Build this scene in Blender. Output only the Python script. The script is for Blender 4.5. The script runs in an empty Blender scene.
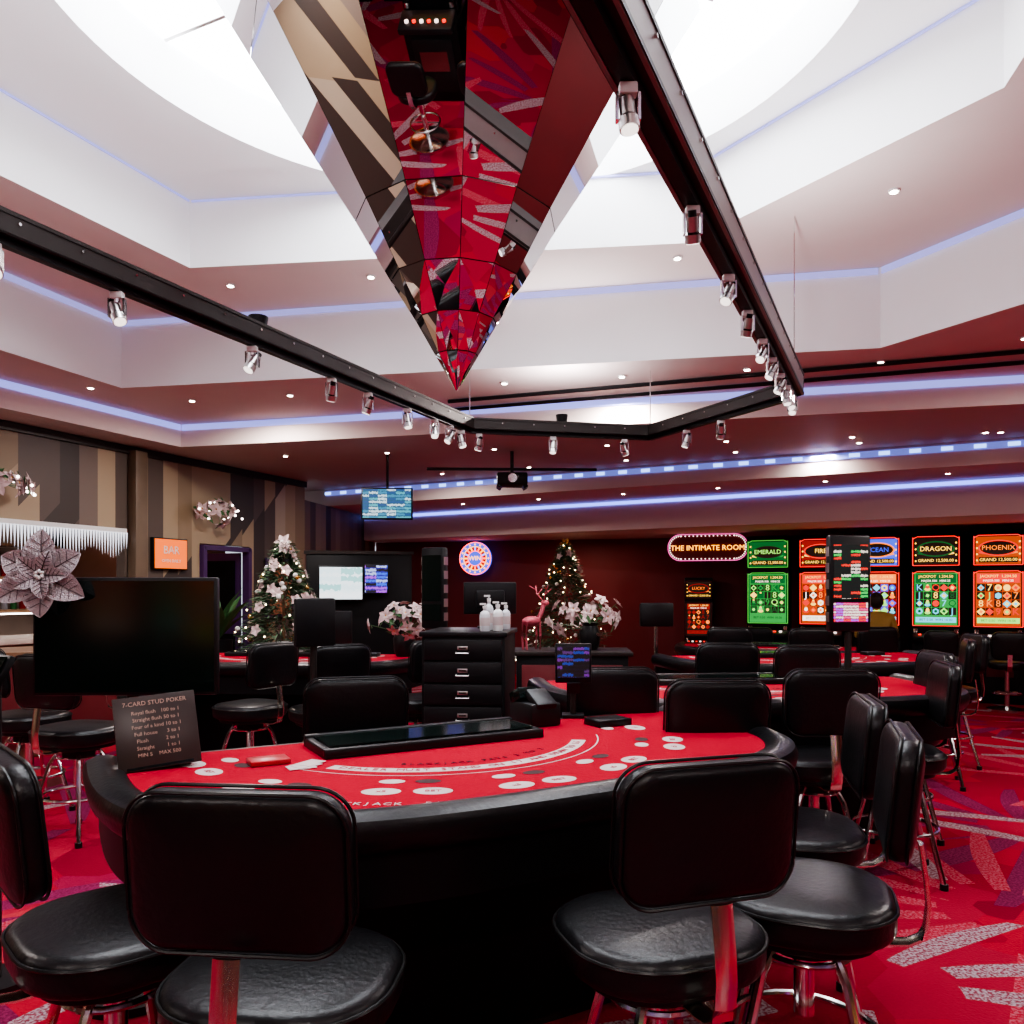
import bpy, bmesh, math, random
from mathutils import Vector, Matrix, Euler
random.seed(7)
scene=bpy.context.scene
scene.view_settings.view_transform='AgX'
try: scene.view_settings.look='AgX - Medium High Contrast'
except Exception: pass
scene.view_settings.exposure=.75
pi=math.pi
EYE=1.47
# ------------------------------------------------------------------ materials
def newmat(name):
    m=bpy.data.materials.new(name); m.use_nodes=True
    return m,m.node_tree.nodes,m.node_tree.links,m.node_tree.nodes['Principled BSDF']
def M(name,col,rough=.5,metal=0,emit=None,es=0,var=0,scale=12,bump=0,coat=0,spec=.5):
    m,N,L,b=newmat(name)
    b.inputs['Base Color'].default_value=(*col,1)
    b.inputs['Roughness'].default_value=rough
    b.inputs['Metallic'].default_value=metal
    b.inputs['Coat Weight'].default_value=coat
    b.inputs['Specular IOR Level'].default_value=spec
    if emit:
        b.inputs['Emission Color'].default_value=(*emit,1)
        b.inputs['Emission Strength'].default_value=es
    if var or bump:
        tc=N.new('ShaderNodeTexCoord'); nz=N.new('ShaderNodeTexNoise')
        nz.inputs['Scale'].default_value=scale; nz.inputs['Detail'].default_value=4
        L.new(tc.outputs['Object'],nz.inputs['Vector'])
        if var:
            mx=N.new('ShaderNodeMix'); mx.data_type='RGBA'
            mx.inputs[6].default_value=(*[c*(1-var) for c in col],1)
            mx.inputs[7].default_value=(*[min(1,c*(1+var)) for c in col],1)
            L.new(nz.outputs['Fac'],mx.inputs[0]); L.new(mx.outputs[2],b.inputs['Base Color'])
        if bump:
            bp=N.new('ShaderNodeBump'); bp.inputs['Strength'].default_value=bump; bp.inputs['Distance'].default_value=.01
            L.new(nz.outputs['Fac'],bp.inputs['Height']); L.new(bp.outputs['Normal'],b.inputs['Normal'])
    return m
def math_node(N,L,op,a,b=None,c=None):
    n=N.new('ShaderNodeMath'); n.operation=op
    for i,v in enumerate((a,b,c)):
        if v is None: continue
        if isinstance(v,(int,float)): n.inputs[i].default_value=v
        else: L.new(v,n.inputs[i])
    return n.outputs[0]
def mixc(N,L,f,a,b):
    n=N.new('ShaderNodeMix'); n.data_type='RGBA'
    for i,v in ((0,f),(6,a),(7,b)):
        if isinstance(v,(int,float)): n.inputs[i].default_value=v
        elif isinstance(v,tuple): n.inputs[i].default_value=(*v,1)
        else: L.new(v,n.inputs[i])
    return n.outputs[2]
def ramp(N,L,f,stops,const=False):
    r=N.new('ShaderNodeValToRGB'); e=r.color_ramp.elements
    if const: r.color_ramp.interpolation='CONSTANT'
    while len(e)<len(stops): e.new(.5)
    for el,(p,c) in zip(e,stops): el.position=p; el.color=(*c,1)
    L.new(f,r.inputs[0]); return r.outputs[0]
def glow(name,c,es): return M(name,tuple(min(1,x*.6) for x in c),.5,emit=c,es=es)

leather=M('black_leather',(.005,.005,.006),.34,bump=.15,scale=60,spec=.34)
leather_edge=M('black_piping',(.008,.008,.008),.32,spec=.3)
chrome=M('chrome',(.74,.74,.72),.15,1)
goldchrome=M('warm_chrome',(.80,.78,.66),.20,1,var=.08)
darkmetal=M('dark_metal',(.034,.028,.026),.45,.5,var=.1,spec=.3)
truss_lit_side=M('truss_side_lit_tone',(.24,.20,.19),.45,.5,var=.1)  # painted lit tone for one beam's sides; other beams stay dark metal
blackp=M('black_plastic',(.006,.006,.007),.4,var=.1,spec=.3)
blackmat=M('black_lacquer',(.004,.004,.005),.45,var=.1,spec=.2)
glassblk=M('screen_glass_black',(.002,.007,.006),.12,spec=.35,var=.05)
felt=M('red_felt',(.34,.003,.020),.95,var=.12,scale=90,bump=.2,spec=.08)
feltwhite=M('felt_print_white',(.52,.43,.42),.9,var=.05)
feltblack=M('felt_print_black',(.04,.01,.012),.9,var=.05)
feltred=M('felt_print_red',(.35,.02,.05),.9,var=.05)
plaster=M('plaster_white',(.84,.85,.86),.85,var=.02,scale=3)
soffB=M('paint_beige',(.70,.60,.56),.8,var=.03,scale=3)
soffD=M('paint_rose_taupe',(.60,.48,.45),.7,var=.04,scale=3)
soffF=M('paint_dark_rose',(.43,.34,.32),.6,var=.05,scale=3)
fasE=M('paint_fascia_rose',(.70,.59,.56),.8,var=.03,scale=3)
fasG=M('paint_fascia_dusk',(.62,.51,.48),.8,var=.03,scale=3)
darkred=M('paint_dark_red',(.12,.006,.010),.6,var=.2,scale=2)
mirror=M('mirror_facet',(.92,.93,.94),.008,1)
facetedge=M('mirror_seam',(.15,.13,.13),.2,1)
ledblue=glow('led_blue',(.17,.26,1),1.9)
ledcove=glow('led_cove_violet',(.42,.43,.95),.45)
ledcove2=glow('led_cove_blue',(.33,.37,1),.70)
leddim=glow('led_dim_blue',(.18,.23,.75),.5)
leddot=glow('led_dot_blue',(.28,.48,1),1.7)
dl=glow('downlight_lens',(1,.88,.72),20)
lens=glow('spot_lens',(1,.92,.85),1.2)
whitep=M('white_plastic',(.72,.72,.71),.4,var=.03)
alu=M('brushed_aluminium',(.62,.60,.59),.3,1,var=.08,scale=40)
silver=M('silver_glitter',(.50,.44,.46),.5,.2,bump=.9,scale=200,var=.35)
silverd=M('silver_vein',(.12,.09,.10),.4,.6)
petalw=M('petal_white',(.60,.46,.46),.6,var=.2,scale=30)
green=M('tree_green',(.045,.09,.045),.7,var=.5,scale=30)
gold=M('gold_bauble',(.8,.5,.15),.25,1)
fairy=glow('fairy_light',(1,.8,.5),8)
icicle=glow('icicle_light',(.85,.9,1),.65)
orange=glow('orange_sign_face',(1,.18,.02),.65)
purple=M('purple_door_frame',(.06,.020,.10),.4,var=.1)
woodbar=M('bar_wood',(.20,.11,.06),.4,var=.3,scale=8)
skyglass=glow('skylight_diffuser',(.93,.96,1),8)
neonred=glow('neon_red',(1,.06,.03),3.2); neonyel=glow('neon_yellow',(1,.42,.05),2.1)
neonblue=glow('neon_blue',(.12,.2,1),2.5); neonpink=glow('neon_pink',(1,.12,.45),1.0)
bulb=glow('bulb_white',(1,.80,.75),1.5); wreathb=glow('wreath_light',(1,.9,.85),5)
redglow=glow('slot_trim_red',(1,.03,.02),1.1); greenglow=glow('slot_trim_green',(.15,.8,.12),.4)
menu_face=M('menu_paper_dark',(.03,.019,.017),.35,var=.2)
menu_txt=M('menu_text',(.48,.33,.26),.6,var=.1)
skin=M('skin',(.45,.25,.17),.6,var=.05)
hairm=M('hair_dark',(.02,.013,.01),.6,var=.3,scale=60)
shirt=M('shirt_mustard',(.42,.27,.07),.85,var=.15,scale=30)
trousers=M('trousers_dark',(.03,.03,.05),.85,var=.15,scale=30)
leaf=M('leaf_green',(.04,.13,.04),.5,var=.3)
bottleg=M('bottle_clear',(.6,.62,.65),.15,var=.05)
barback=M('bar_back_panel',(.26,.19,.15),.6,var=.3,scale=3)

def screen(name,cols,es,k,bg=(0,0,0)):
    m,N,L,b=newmat(name)
    tc=N.new('ShaderNodeTexCoord')
    sp=N.new('ShaderNodeSeparateXYZ'); L.new(tc.outputs['Object'],sp.inputs[0])
    x=math_node(N,L,'MULTIPLY',sp.outputs[0],k*.45); z=math_node(N,L,'MULTIPLY',sp.outputs[2],k*1.3)
    cb=N.new('ShaderNodeCombineXYZ')
    L.new(math_node(N,L,'FLOOR',x),cb.inputs[0]); L.new(math_node(N,L,'FLOOR',z),cb.inputs[2])
    wn=N.new('ShaderNodeTexWhiteNoise'); L.new(cb.outputs[0],wn.inputs['Vector'])
    n=len(cols); c=ramp(N,L,wn.outputs['Value'],[(i/n,cc) for i,cc in enumerate(cols)],True)
    fz=math_node(N,L,'ABSOLUTE',math_node(N,L,'SUBTRACT',math_node(N,L,'FRACT',z),.5))
    nz=N.new('ShaderNodeTexNoise'); nz.inputs['Scale'].default_value=k*3; L.new(tc.outputs['Object'],nz.inputs['Vector'])
    rr=math_node(N,L,'ADD',fz,math_node(N,L,'MULTIPLY',math_node(N,L,'SUBTRACT',nz.outputs['Fac'],.5),1.2))
    mask=math_node(N,L,'LESS_THAN',rr,.32)
    col=mixc(N,L,mask,bg,c)
    b.inputs['Base Color'].default_value=(.02,.02,.02,1); b.inputs['Roughness'].default_value=.2
    L.new(col,b.inputs['Emission Color']); b.inputs['Emission Strength'].default_value=es
    return m
G_=(.05,.7,.12);R_=(1,.05,.03);O_=(1,.3,.03);Y_=(1,.65,.1);B_=(.05,.15,1);P_=(.5,.08,.9);W_=(1,.85,.75);K_=(.01,.01,.01)
scr_roul=screen('screen_roulette_history',[K_,G_,K_,R_,K_,W_,K_],.7,30,(.003,.014,.012))
scr_roulp=screen('screen_roulette_pink',[P_,(1,.1,.3),W_,R_],.85,38,(.35,.01,.10))
scr_small=screen('screen_violet',[P_,K_,B_,(.3,.1,.5),K_],.2,45,(.02,.01,.05))
scr_teal=screen('screen_teal_board',[(.1,.5,.6),(.7,.9,1),(.02,.1,.3),(.05,.3,.5)],.65,22,(.02,.12,.22))
scr_white=screen('screen_white_board',[(.9,.95,1),(.7,.85,.9),(.3,.6,.6),(.95,.95,1)],1.1,8,(.8,.9,.95))
scr_blue=screen('screen_blue_board',[B_,P_,(.5,.6,1),B_,K_],.75,18,(.03,.02,.3))
ink={k:glow('slot_ink_'+k,c,s*.68) for k,(c,s) in dict(green=((.03,.38,.07),1.0),lime=((.35,.9,.15),1.5),red=((.8,.03,.02),1.5),orange=((1,.22,.03),1.7),yellow=((1,.6,.1),2.0),blue=((.05,.1,.8),1.5),violet=((.35,.08,.8),1.5),white=((1,.85,.75),2),dark=((.03,.015,.01),.5),dgreen=((.01,.16,.035),.8),dred=((.35,.015,.01),.9),dorange=((.6,.08,.01),.9),dblue=((.02,.04,.4),.9),cyan=((.1,.6,.8),1.6)).items()}

def wallpaper():
    m,N,L,b=newmat('striped_facet_wallpaper')
    tc=N.new('ShaderNodeTexCoord'); sp=N.new('ShaderNodeSeparateXYZ'); L.new(tc.outputs['Object'],sp.inputs[0])
    s=math_node(N,L,'MULTIPLY',sp.outputs[0],4.6); si=math_node(N,L,'FLOOR',s); fs=math_node(N,L,'FRACT',s)
    z=math_node(N,L,'MULTIPLY_ADD',sp.outputs[2],.6,math_node(N,L,'MULTIPLY',fs,.14))
    off=math_node(N,L,'MULTIPLY',math_node(N,L,'SINE',math_node(N,L,'MULTIPLY',si,12.7)),.9)
    zi=math_node(N,L,'FLOOR',math_node(N,L,'ADD',z,off))
    cb=N.new('ShaderNodeCombineXYZ'); L.new(si,cb.inputs[0]); L.new(zi,cb.inputs[1])
    wn=N.new('ShaderNodeTexWhiteNoise'); L.new(cb.outputs[0],wn.inputs['Vector'])
    c=ramp(N,L,wn.outputs['Value'],[(0,(.040,.027,.022)),(.25,(.23,.165,.10)),(.42,(.085,.06,.048)),(.6,(.33,.25,.16)),(.75,(.145,.107,.086)),(.9,(.40,.33,.245))],True)
    L.new(c,b.inputs['Base Color']); b.inputs['Roughness'].default_value=.55
    return m
wallp=wallpaper()
def wallpaper_dark():
    m,N,L,b=newmat('striped_wallpaper_dark')
    tc=N.new('ShaderNodeTexCoord'); sp=N.new('ShaderNodeSeparateXYZ'); L.new(tc.outputs['Object'],sp.inputs[0])
    si=math_node(N,L,'FLOOR',math_node(N,L,'MULTIPLY',sp.outputs[0],5))
    wn=N.new('ShaderNodeTexWhiteNoise'); wn.noise_dimensions='1D'; L.new(si,wn.inputs['W'])
    c=ramp(N,L,wn.outputs['Value'],[(0,(.03,.02,.02)),(.5,(.12,.07,.05)),(1,(.2,.14,.1))])
    L.new(c,b.inputs['Base Color']); b.inputs['Roughness'].default_value=.6
    return m
wallpd=wallpaper_dark()
def carpet():
    m,N,L,b=newmat('casino_carpet')
    tc=N.new('ShaderNodeTexCoord')
    nz=N.new('ShaderNodeTexNoise'); nz.inputs['Scale'].default_value=80; L.new(tc.outputs['Object'],nz.inputs['Vector'])
    def shards(org,rot,cell,n,rmin,rmax,keep,frac,seed):
        sub=N.new('ShaderNodeVectorMath'); sub.operation='SUBTRACT'; L.new(tc.outputs['Object'],sub.inputs[0]); sub.inputs[1].default_value=(*org,0)
        ro=N.new('ShaderNodeVectorRotate'); ro.rotation_type='Z_AXIS'; ro.inputs['Angle'].default_value=math.radians(rot); L.new(sub.outputs[0],ro.inputs['Vector'])
        sp=N.new('ShaderNodeSeparateXYZ'); L.new(ro.outputs[0],sp.inputs[0])
        X=math_node(N,L,'MULTIPLY_ADD',sp.outputs[0],1/cell,.5); Y=math_node(N,L,'MULTIPLY_ADD',sp.outputs[1],1/cell,.5)
        cx_=math_node(N,L,'FLOOR',X); cy_=math_node(N,L,'FLOOR',Y)
        x=math_node(N,L,'MULTIPLY',math_node(N,L,'SUBTRACT',math_node(N,L,'FRACT',X),.5),cell); y=math_node(N,L,'MULTIPLY',math_node(N,L,'SUBTRACT',math_node(N,L,'FRACT',Y),.5),cell)
        r=math_node(N,L,'SQRT',math_node(N,L,'ADD',math_node(N,L,'MULTIPLY',x,x),math_node(N,L,'MULTIPLY',y,y)))
        a=math_node(N,L,'MULTIPLY',math_node(N,L,'ARCTAN2',y,x),n/(2*pi))
        ai=math_node(N,L,'FLOOR',a); af=math_node(N,L,'FRACT',a)
        cb=N.new('ShaderNodeCombineXYZ'); L.new(math_node(N,L,'ADD',cx_,seed),cb.inputs[0]); L.new(cy_,cb.inputs[1]); L.new(ai,cb.inputs[2])
        wn=N.new('ShaderNodeTexWhiteNoise'); L.new(cb.outputs[0],wn.inputs['Vector'])
        sc=N.new('ShaderNodeSeparateColor'); L.new(wn.outputs['Color'],sc.inputs[0])
        m0=math_node(N,L,'LESS_THAN',sc.outputs[0],keep)
        lim=math_node(N,L,'MULTIPLY_ADD',sc.outputs[1],rmax*.45,rmax*.55)
        m1=math_node(N,L,'LESS_THAN',math_node(N,L,'MULTIPLY_ADD',af,.25,r),lim)
        m2=math_node(N,L,'GREATER_THAN',r,math_node(N,L,'MULTIPLY_ADD',sc.outputs[2],.25,rmin))
        q=math_node(N,L,'DIVIDE',r,lim)
        wdt=math_node(N,L,'MULTIPLY',math_node(N,L,'SUBTRACT',1.15,q),frac*1.3)
        m3=math_node(N,L,'LESS_THAN',af,wdt)
        return math_node(N,L,'MULTIPLY',math_node(N,L,'MULTIPLY',m0,m1),math_node(N,L,'MULTIPLY',m2,m3))
    vo=N.new('ShaderNodeTexVoronoi'); vo.distance='MANHATTAN'; vo.inputs['Scale'].default_value=1.6; L.new(tc.outputs['Object'],vo.inputs['Vector'])
    vs=N.new('ShaderNodeSeparateColor'); L.new(vo.outputs['Color'],vs.inputs[0])
    base=ramp(N,L,vs.outputs[0],[(0,(.29,.004,.020)),(.3,(.38,.008,.027)),(.5,(.20,.004,.018)),(.65,(.33,.012,.034)),(.85,(.25,.008,.042)),(.94,(.40,.03,.045))],True)
    grey=ramp(N,L,nz.outputs['Fac'],[(.42,(.22,.035,.06)),(.5,(.30,.20,.23)),(.60,(.42,.35,.38))])
    purp=ramp(N,L,nz.outputs['Fac'],[(.4,(.13,.004,.04)),(.6,(.22,.025,.09))])
    pink=ramp(N,L,nz.outputs['Fac'],[(.45,(.38,.01,.035)),(.60,(.46,.11,.15))])
    c=mixc(N,L,shards((.2,4.1),-15,3.1,15,.15,1.7,.6,.6,3),base,purp)
    c=mixc(N,L,shards((2.3,3.6),40,3.4,17,.2,1.9,.6,.5,11),c,pink)
    c=mixc(N,L,shards((1.3,3.0),20,2.6,15,.18,1.45,.55,.55,27),c,grey)
    c=mixc(N,L,math_node(N,L,'MULTIPLY',nz.outputs['Fac'],.3),c,(.12,.0,.01))
    L.new(c,b.inputs['Base Color']); b.inputs['Roughness'].default_value=.95; b.inputs['Specular IOR Level'].default_value=.12
    bp=N.new('ShaderNodeBump'); bp.inputs['Strength'].default_value=.3; bp.inputs['Distance'].default_value=.01
    L.new(nz.outputs['Fac'],bp.inputs['Height']); L.new(bp.outputs['Normal'],b.inputs['Normal'])
    return m
carpetm=carpet()

# ------------------------------------------------------------------ mesh builder
class B:
    def __init__(s,name):
        s.name=name; s.bm=bmesh.new(); s.mats=[]
    def mi(s,m):
        if m not in s.mats: s.mats.append(m)
        return s.mats.index(m)
    def merge(s,t,mat,X=None):
        i=s.mi(mat)
        for f in t.faces: f.material_index=i
        if X is not None: t.transform(X)
        me=bpy.data.meshes.new('t'); t.to_mesh(me); t.free()
        s.bm.from_mesh(me); bpy.data.meshes.remove(me)
    def box(s,c,size,mat,rot=(0,0,0),bev=0,seg=2):
        t=bmesh.new(); bmesh.ops.create_cube(t,size=1)
        bmesh.ops.scale(t,vec=size,verts=t.verts)
        if bev: bmesh.ops.bevel(t,geom=t.edges[:],offset=bev,segments=seg,profile=.5,affect='EDGES')
        s.merge(t,mat,Matrix.Translation(c)@Euler(rot).to_matrix().to_4x4())
    def cyl(s,p0,p1,r0,mat,r1=None,seg=16):
        p0=Vector(p0);p1=Vector(p1);d=p1-p0
        t=bmesh.new(); bmesh.ops.create_cone(t,cap_ends=True,segments=seg,radius1=r0,radius2=r0 if r1 is None else r1,depth=d.length)
        s.merge(t,mat,Matrix.Translation((p0+p1)/2)@d.to_track_quat('Z','Y').to_matrix().to_4x4())
    def sph(s,c,r,mat,sc=(1,1,1),seg=12,rot=(0,0,0)):
        t=bmesh.new(); bmesh.ops.create_uvsphere(t,u_segments=seg,v_segments=max(6,seg//2+2),radius=r)
        s.merge(t,mat,Matrix.Translation(c)@Euler(rot).to_matrix().to_4x4()@Matrix.Diagonal((*sc,1)))
    def loops(s,loops,mat,closed=True,cap=True):
        t=bmesh.new(); V=[[t.verts.new(p) for p in l] for l in loops]
        n=len(V[0])
        for a,b in zip(V[:-1],V[1:]):
            for i in range(n if closed else n-1):
                j=(i+1)%n
                try: t.faces.new((a[i],a[j],b[j],b[i]))
                except: pass
        if cap:
            t.faces.new(V[0][::-1]); t.faces.new(V[-1])
        bmesh.ops.recalc_face_normals(t,faces=t.faces)
        s.merge(t,mat)
    def tube(s,pts,r,mat,seg=8,closed=False):
        pts=[Vector(p) for p in pts]; L=[];n=len(pts)
        up=Vector((0,0,1))
        for i,p in enumerate(pts):
            a=pts[(i-1)%n] if (closed or i>0) else p
            c=pts[(i+1)%n] if (closed or i<n-1) else p
            d=(c-a).normalized()
            x=d.cross(up)
            if x.length<.01: x=d.cross(Vector((1,0,0)))
            x.normalize(); y=d.cross(x).normalized()
            L.append([p+x*r*math.cos(2*pi*k/seg)+y*r*math.sin(2*pi*k/seg) for k in range(seg)])
        if closed: L.append(L[0])
        s.loops(L,mat,True,not closed)
    def strip(s,pts,w,t,mat,wd=(1,0,0)):
        pts=[Vector(p) for p in pts]; wd=Vector(wd); L=[]; n=len(pts)
        for i,p in enumerate(pts):
            d=(pts[min(i+1,n-1)]-pts[max(i-1,0)]).normalized(); nn=d.cross(wd).normalized()
            L.append([p+wd*w/2+nn*t/2,p-wd*w/2+nn*t/2,p-wd*w/2-nn*t/2,p+wd*w/2-nn*t/2])
        s.loops(L,mat)
    def prism(s,poly,z0,z1,mat):
        s.loops([[(x,y,z0) for x,y in poly],[(x,y,z1) for x,y in poly]],mat)
    def slab(s,w,h,r,t,X,mat,e=.025,puff=.01,fn=None,seg=8):
        def rr(i):
            W=w/2-i;H=h/2-i;q=max(r-i,.004);q=min(q,W,H);o=[]
            for cx,cy,a0 in((W-q,H-q,0),(-W+q,H-q,90),(-W+q,-H+q,180),(W-q,-H+q,270)):
                for k in range(seg+1):
                    a=math.radians(a0+90*k/seg); o.append((cx+q*math.cos(a),cy+q*math.sin(a)))
            return o
        mn=min(w,h)/2
        prof=[(mn*.7,-t/2-puff),(mn*.35,-t/2-puff*.8),(e,-t/2)]
        for k in range(1,4): a=k/4*pi/2; prof.append((e-e*math.sin(a),-t/2+e*(1-math.cos(a))))
        prof+= [(0,-t/2+e),(0,t/2-e)]
        for k in range(3,0,-1): a=k/4*pi/2; prof.append((e-e*math.sin(a),t/2-e*(1-math.cos(a))))
        prof+=[(e,t/2),(mn*.35,t/2+puff*.8),(mn*.7,t/2+puff)]
        L=[]
        for i,z in prof:
            l=[]
            for x,y in rr(i):
                v=Vector((x,y,z))
                if fn: v=fn(v)
                l.append(X@v)
            L.append(l)
        s.loops(L,mat)
        return [X@(fn(Vector((x,y,0))) if fn else Vector((x,y,0))) for x,y in rr(-.001)]
    def text(s,body,size,X,mat,ext=.002,align='CENTER'):
        cu=bpy.data.curves.new('txt','FONT'); cu.body=body; cu.size=size; cu.extrude=ext; cu.align_x=align; cu.align_y='CENTER'; cu.resolution_u=2
        ob=bpy.data.objects.new('txt',cu); scene.collection.objects.link(ob)
        dg=bpy.context.evaluated_depsgraph_get(); dg.update()
        me=bpy.data.meshes.new_from_object(ob.evaluated_get(dg))
        t=bmesh.new(); t.from_mesh(me); bpy.data.meshes.remove(me)
        bpy.data.objects.remove(ob); bpy.data.curves.remove(cu)
        s.merge(t,mat,X)
    def mesh(s,smooth=True,ang=35):
        me=bpy.data.meshes.new(s.name)
        s.bm.to_mesh(me); s.bm.free()
        for m in s.mats: me.materials.append(m)
        if smooth:
            me.polygons.foreach_set('use_smooth',[True]*len(me.polygons))
            me.set_sharp_from_angle(angle=math.radians(ang))
        me.update(); return me
    def done(s,loc=(0,0,0),rz=0,smooth=True,ang=35):
        return put(s.name,s.mesh(smooth,ang),loc,rz)
def put(name,me,loc=(0,0,0),rz=0,parent=None,sc=1):
    o=bpy.data.objects.new(name,me); scene.collection.objects.link(o)
    o.location=loc; o.rotation_euler=(0,0,rz); o.scale=(sc,sc,sc)
    if parent: o.parent=parent
    return o
def rzf(f): return math.atan2(-f[0],f[1])
T=Matrix.Translation
def R(ax,deg): return Matrix.Rotation(math.radians(deg),4,ax)

# ------------------------------------------------------------------ room shell
YR=-4.6
b=B('floor'); b.prism([(-10.5,-5.5),(10,-5.5),(10,16),(-10.5,16)],-.1,0,carpetm); b.done(smooth=False)
hA,hB,hD,hF,hH,hI=2.9,2.4,1.8,1.555,1.30,.87
A=[(-2.4,5.96),(1.23,5.53),(2.35,3.82),(2.0,2.2),(.8,1.2),(-1.5,1.3),(-2.9,2.5),(-3.1,4.3)]
C=[(-3.48,7.13),(2.74,5.95),(3.7,4.1),(3.4,1.5),(1.8,-.3),(-2.2,0),(-4.3,1.8),(-4.4,4.2)]
E=[(-3.6,8.7),(4.6,6.6),(5.8,4.5),(5.6,0),(3.4,-2.2),(-3,-2.2),(-6,.8),(-5.5,4.0)]
O=[(-10.5,16),(10,16),(10,6),(10,-1),(8.9,-5.5),(-9.9,-5.5),(-10.5,-3),(-10.5,6)]
cc=(-.27,3.85); cr=1.98
b=B('ceiling')
def ring(b,outer,inner,z,mat):
    b.loops([[(x,y,z) for x,y in outer],[(x,y,z) for x,y in inner]],mat,True,False)
def fascia(b,poly,z0,z1,mat):
    b.loops([[(x,y,z0) for x,y in poly],[(x,y,z1) for x,y in poly]],mat,True,False)
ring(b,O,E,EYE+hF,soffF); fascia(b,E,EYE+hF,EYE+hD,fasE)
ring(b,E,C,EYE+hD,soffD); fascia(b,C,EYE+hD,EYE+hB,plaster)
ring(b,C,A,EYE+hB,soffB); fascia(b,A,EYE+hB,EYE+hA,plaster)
t=bmesh.new(); NC=96
vo=[t.verts.new((x,y,EYE+hA)) for x,y in A]; vi=[t.verts.new((cc[0]+cr*math.cos(2*pi*i/NC),cc[1]+cr*math.sin(2*pi*i/NC),EYE+hA)) for i in range(NC)]
ed=[t.edges.new((v[i],v[(i+1)%len(v)])) for v in(vo,vi) for i in range(len(v))]
bmesh.ops.triangle_fill(t,use_beauty=True,edges=ed)
b.merge(t,plaster)
circ=lambda r,z:[(cc[0]+r*math.cos(2*pi*i/NC),cc[1]+r*math.sin(2*pi*i/NC),z) for i in range(NC)]
b.loops([circ(cr,EYE+hA),circ(cr-.02,EYE+hA+.35)],plaster,True,False)
b.done(smooth=False)
b=B('ceiling_bulkhead')
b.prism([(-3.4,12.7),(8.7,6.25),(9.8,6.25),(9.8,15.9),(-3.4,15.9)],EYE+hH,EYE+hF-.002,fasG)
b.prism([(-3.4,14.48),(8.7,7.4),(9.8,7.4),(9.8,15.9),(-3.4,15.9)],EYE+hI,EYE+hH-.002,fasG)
b.done(smooth=False)
b=B('window_1')
zt=EYE+hA+.33
b.loops([circ(cr-.03,zt),circ(cr-.03,zt+.03)],skyglass)
for k in range(8):
    a=k*pi/4+.35
    p0=(cc[0]+.9*math.cos(a),cc[1]+.9*math.sin(a),zt-.02);p1=(cc[0]+(cr-.05)*math.cos(a),cc[1]+(cr-.05)*math.sin(a),zt-.02)
    if k%2==0: p1=(cc[0]+1.45*math.cos(a),cc[1]+1.45*math.sin(a),zt-.02)
    b.cyl(p0,p1,.015,alu,seg=6)
b.done()
def wall(name,p,q,z0,z1,mat,th=.12):
    p=Vector((*p,0));q=Vector((*q,0)); d=q-p; ang=math.atan2(d.y,d.x)
    bb=B(name); bb.box((d.length/2,-th/2,(z0+z1)/2),(d.length,abs(th),z1-z0),mat)
    return bb.done((p.x,p.y,0),ang,smooth=False)
zc=EYE+hF-.005
P0=Vector((-2.98,11.5)); P1=Vector((-9.5,YR)); LW=(P1-P0).length; LA=math.atan2((P1-P0).y,(P1-P0).x)
b=B('wall_left')
for s0,s1,z0,z1 in [(0,1.165,0,zc),(1.165,2.05,2.03,zc),(2.05,3.14,0,zc),(3.14,7.2,2.1,zc),(3.14,7.2,0,.95),(7.2,LW,0,zc)]:
    b.box(((s0+s1)/2,-.06,(z0+z1)/2),(s1-s0,.12,z1-z0),wallp)
b.done((P0.x,P0.y,0),LA,smooth=False)
def lw(s,off=0,z=0):
    d=(P1-P0).normalized(); n=Vector((-d.y,d.x)); p=P0+d*s+n*off; return (p.x,p.y,z)
b=B('wall_bar_back'); b.box((4.5,-1.3,zc/2),(8.6,.08,zc),barback); b.done((P0.x,P0.y,0),LA,smooth=False)
wall('wall_left_far',(-2.98,11.5),(-2.5,14.6),0,EYE+hH-.005,wallpd,-.12)
wall('wall_back',(3.3,13.2),(-2.5,14.7),0,EYE+hI-.003,darkred)
wall('wall_back_right',(8.6,11.0),(3.3,13.2),0,EYE+hI-.003,darkred)
wall('wall_right',(8.6,YR),(8.6,6.2),0,zc,darkred)
wall('wall_right_far',(8.6,6.2),(8.6,11.0),0,EYE+hI-.003,darkred)
wall('wall_rear',(-9.5,YR),(8.6,YR),0,zc,wallpd)
b=B('trim_1'); b.box((LW/2,.02,zc-.04),(LW,.04,.08),darkmetal); b.done((P0.x,P0.y,0),LA,smooth=False)
b=B('door_1')
for s in(1.21,2.005): b.box((s,.0,1.0),(.06,.10,2.0),purple)
b.box((1.61,0,1.985),(.84,.10,.06),purple)
for k in range(2): b.box((1.27,-.45,.55+.95*k),(.03,.6,.7),blackmat)
b.box((1.25,-.45,1.0),(.03,.75,1.9),purple)
b.done((P0.x,P0.y,0),LA,smooth=False)
b=B('baseboard_left'); b.box((LW/2+1.1,.01,.06),(LW-2.2,.02,.12),blackp); b.done((P0.x,P0.y,0),LA,smooth=False)

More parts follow.
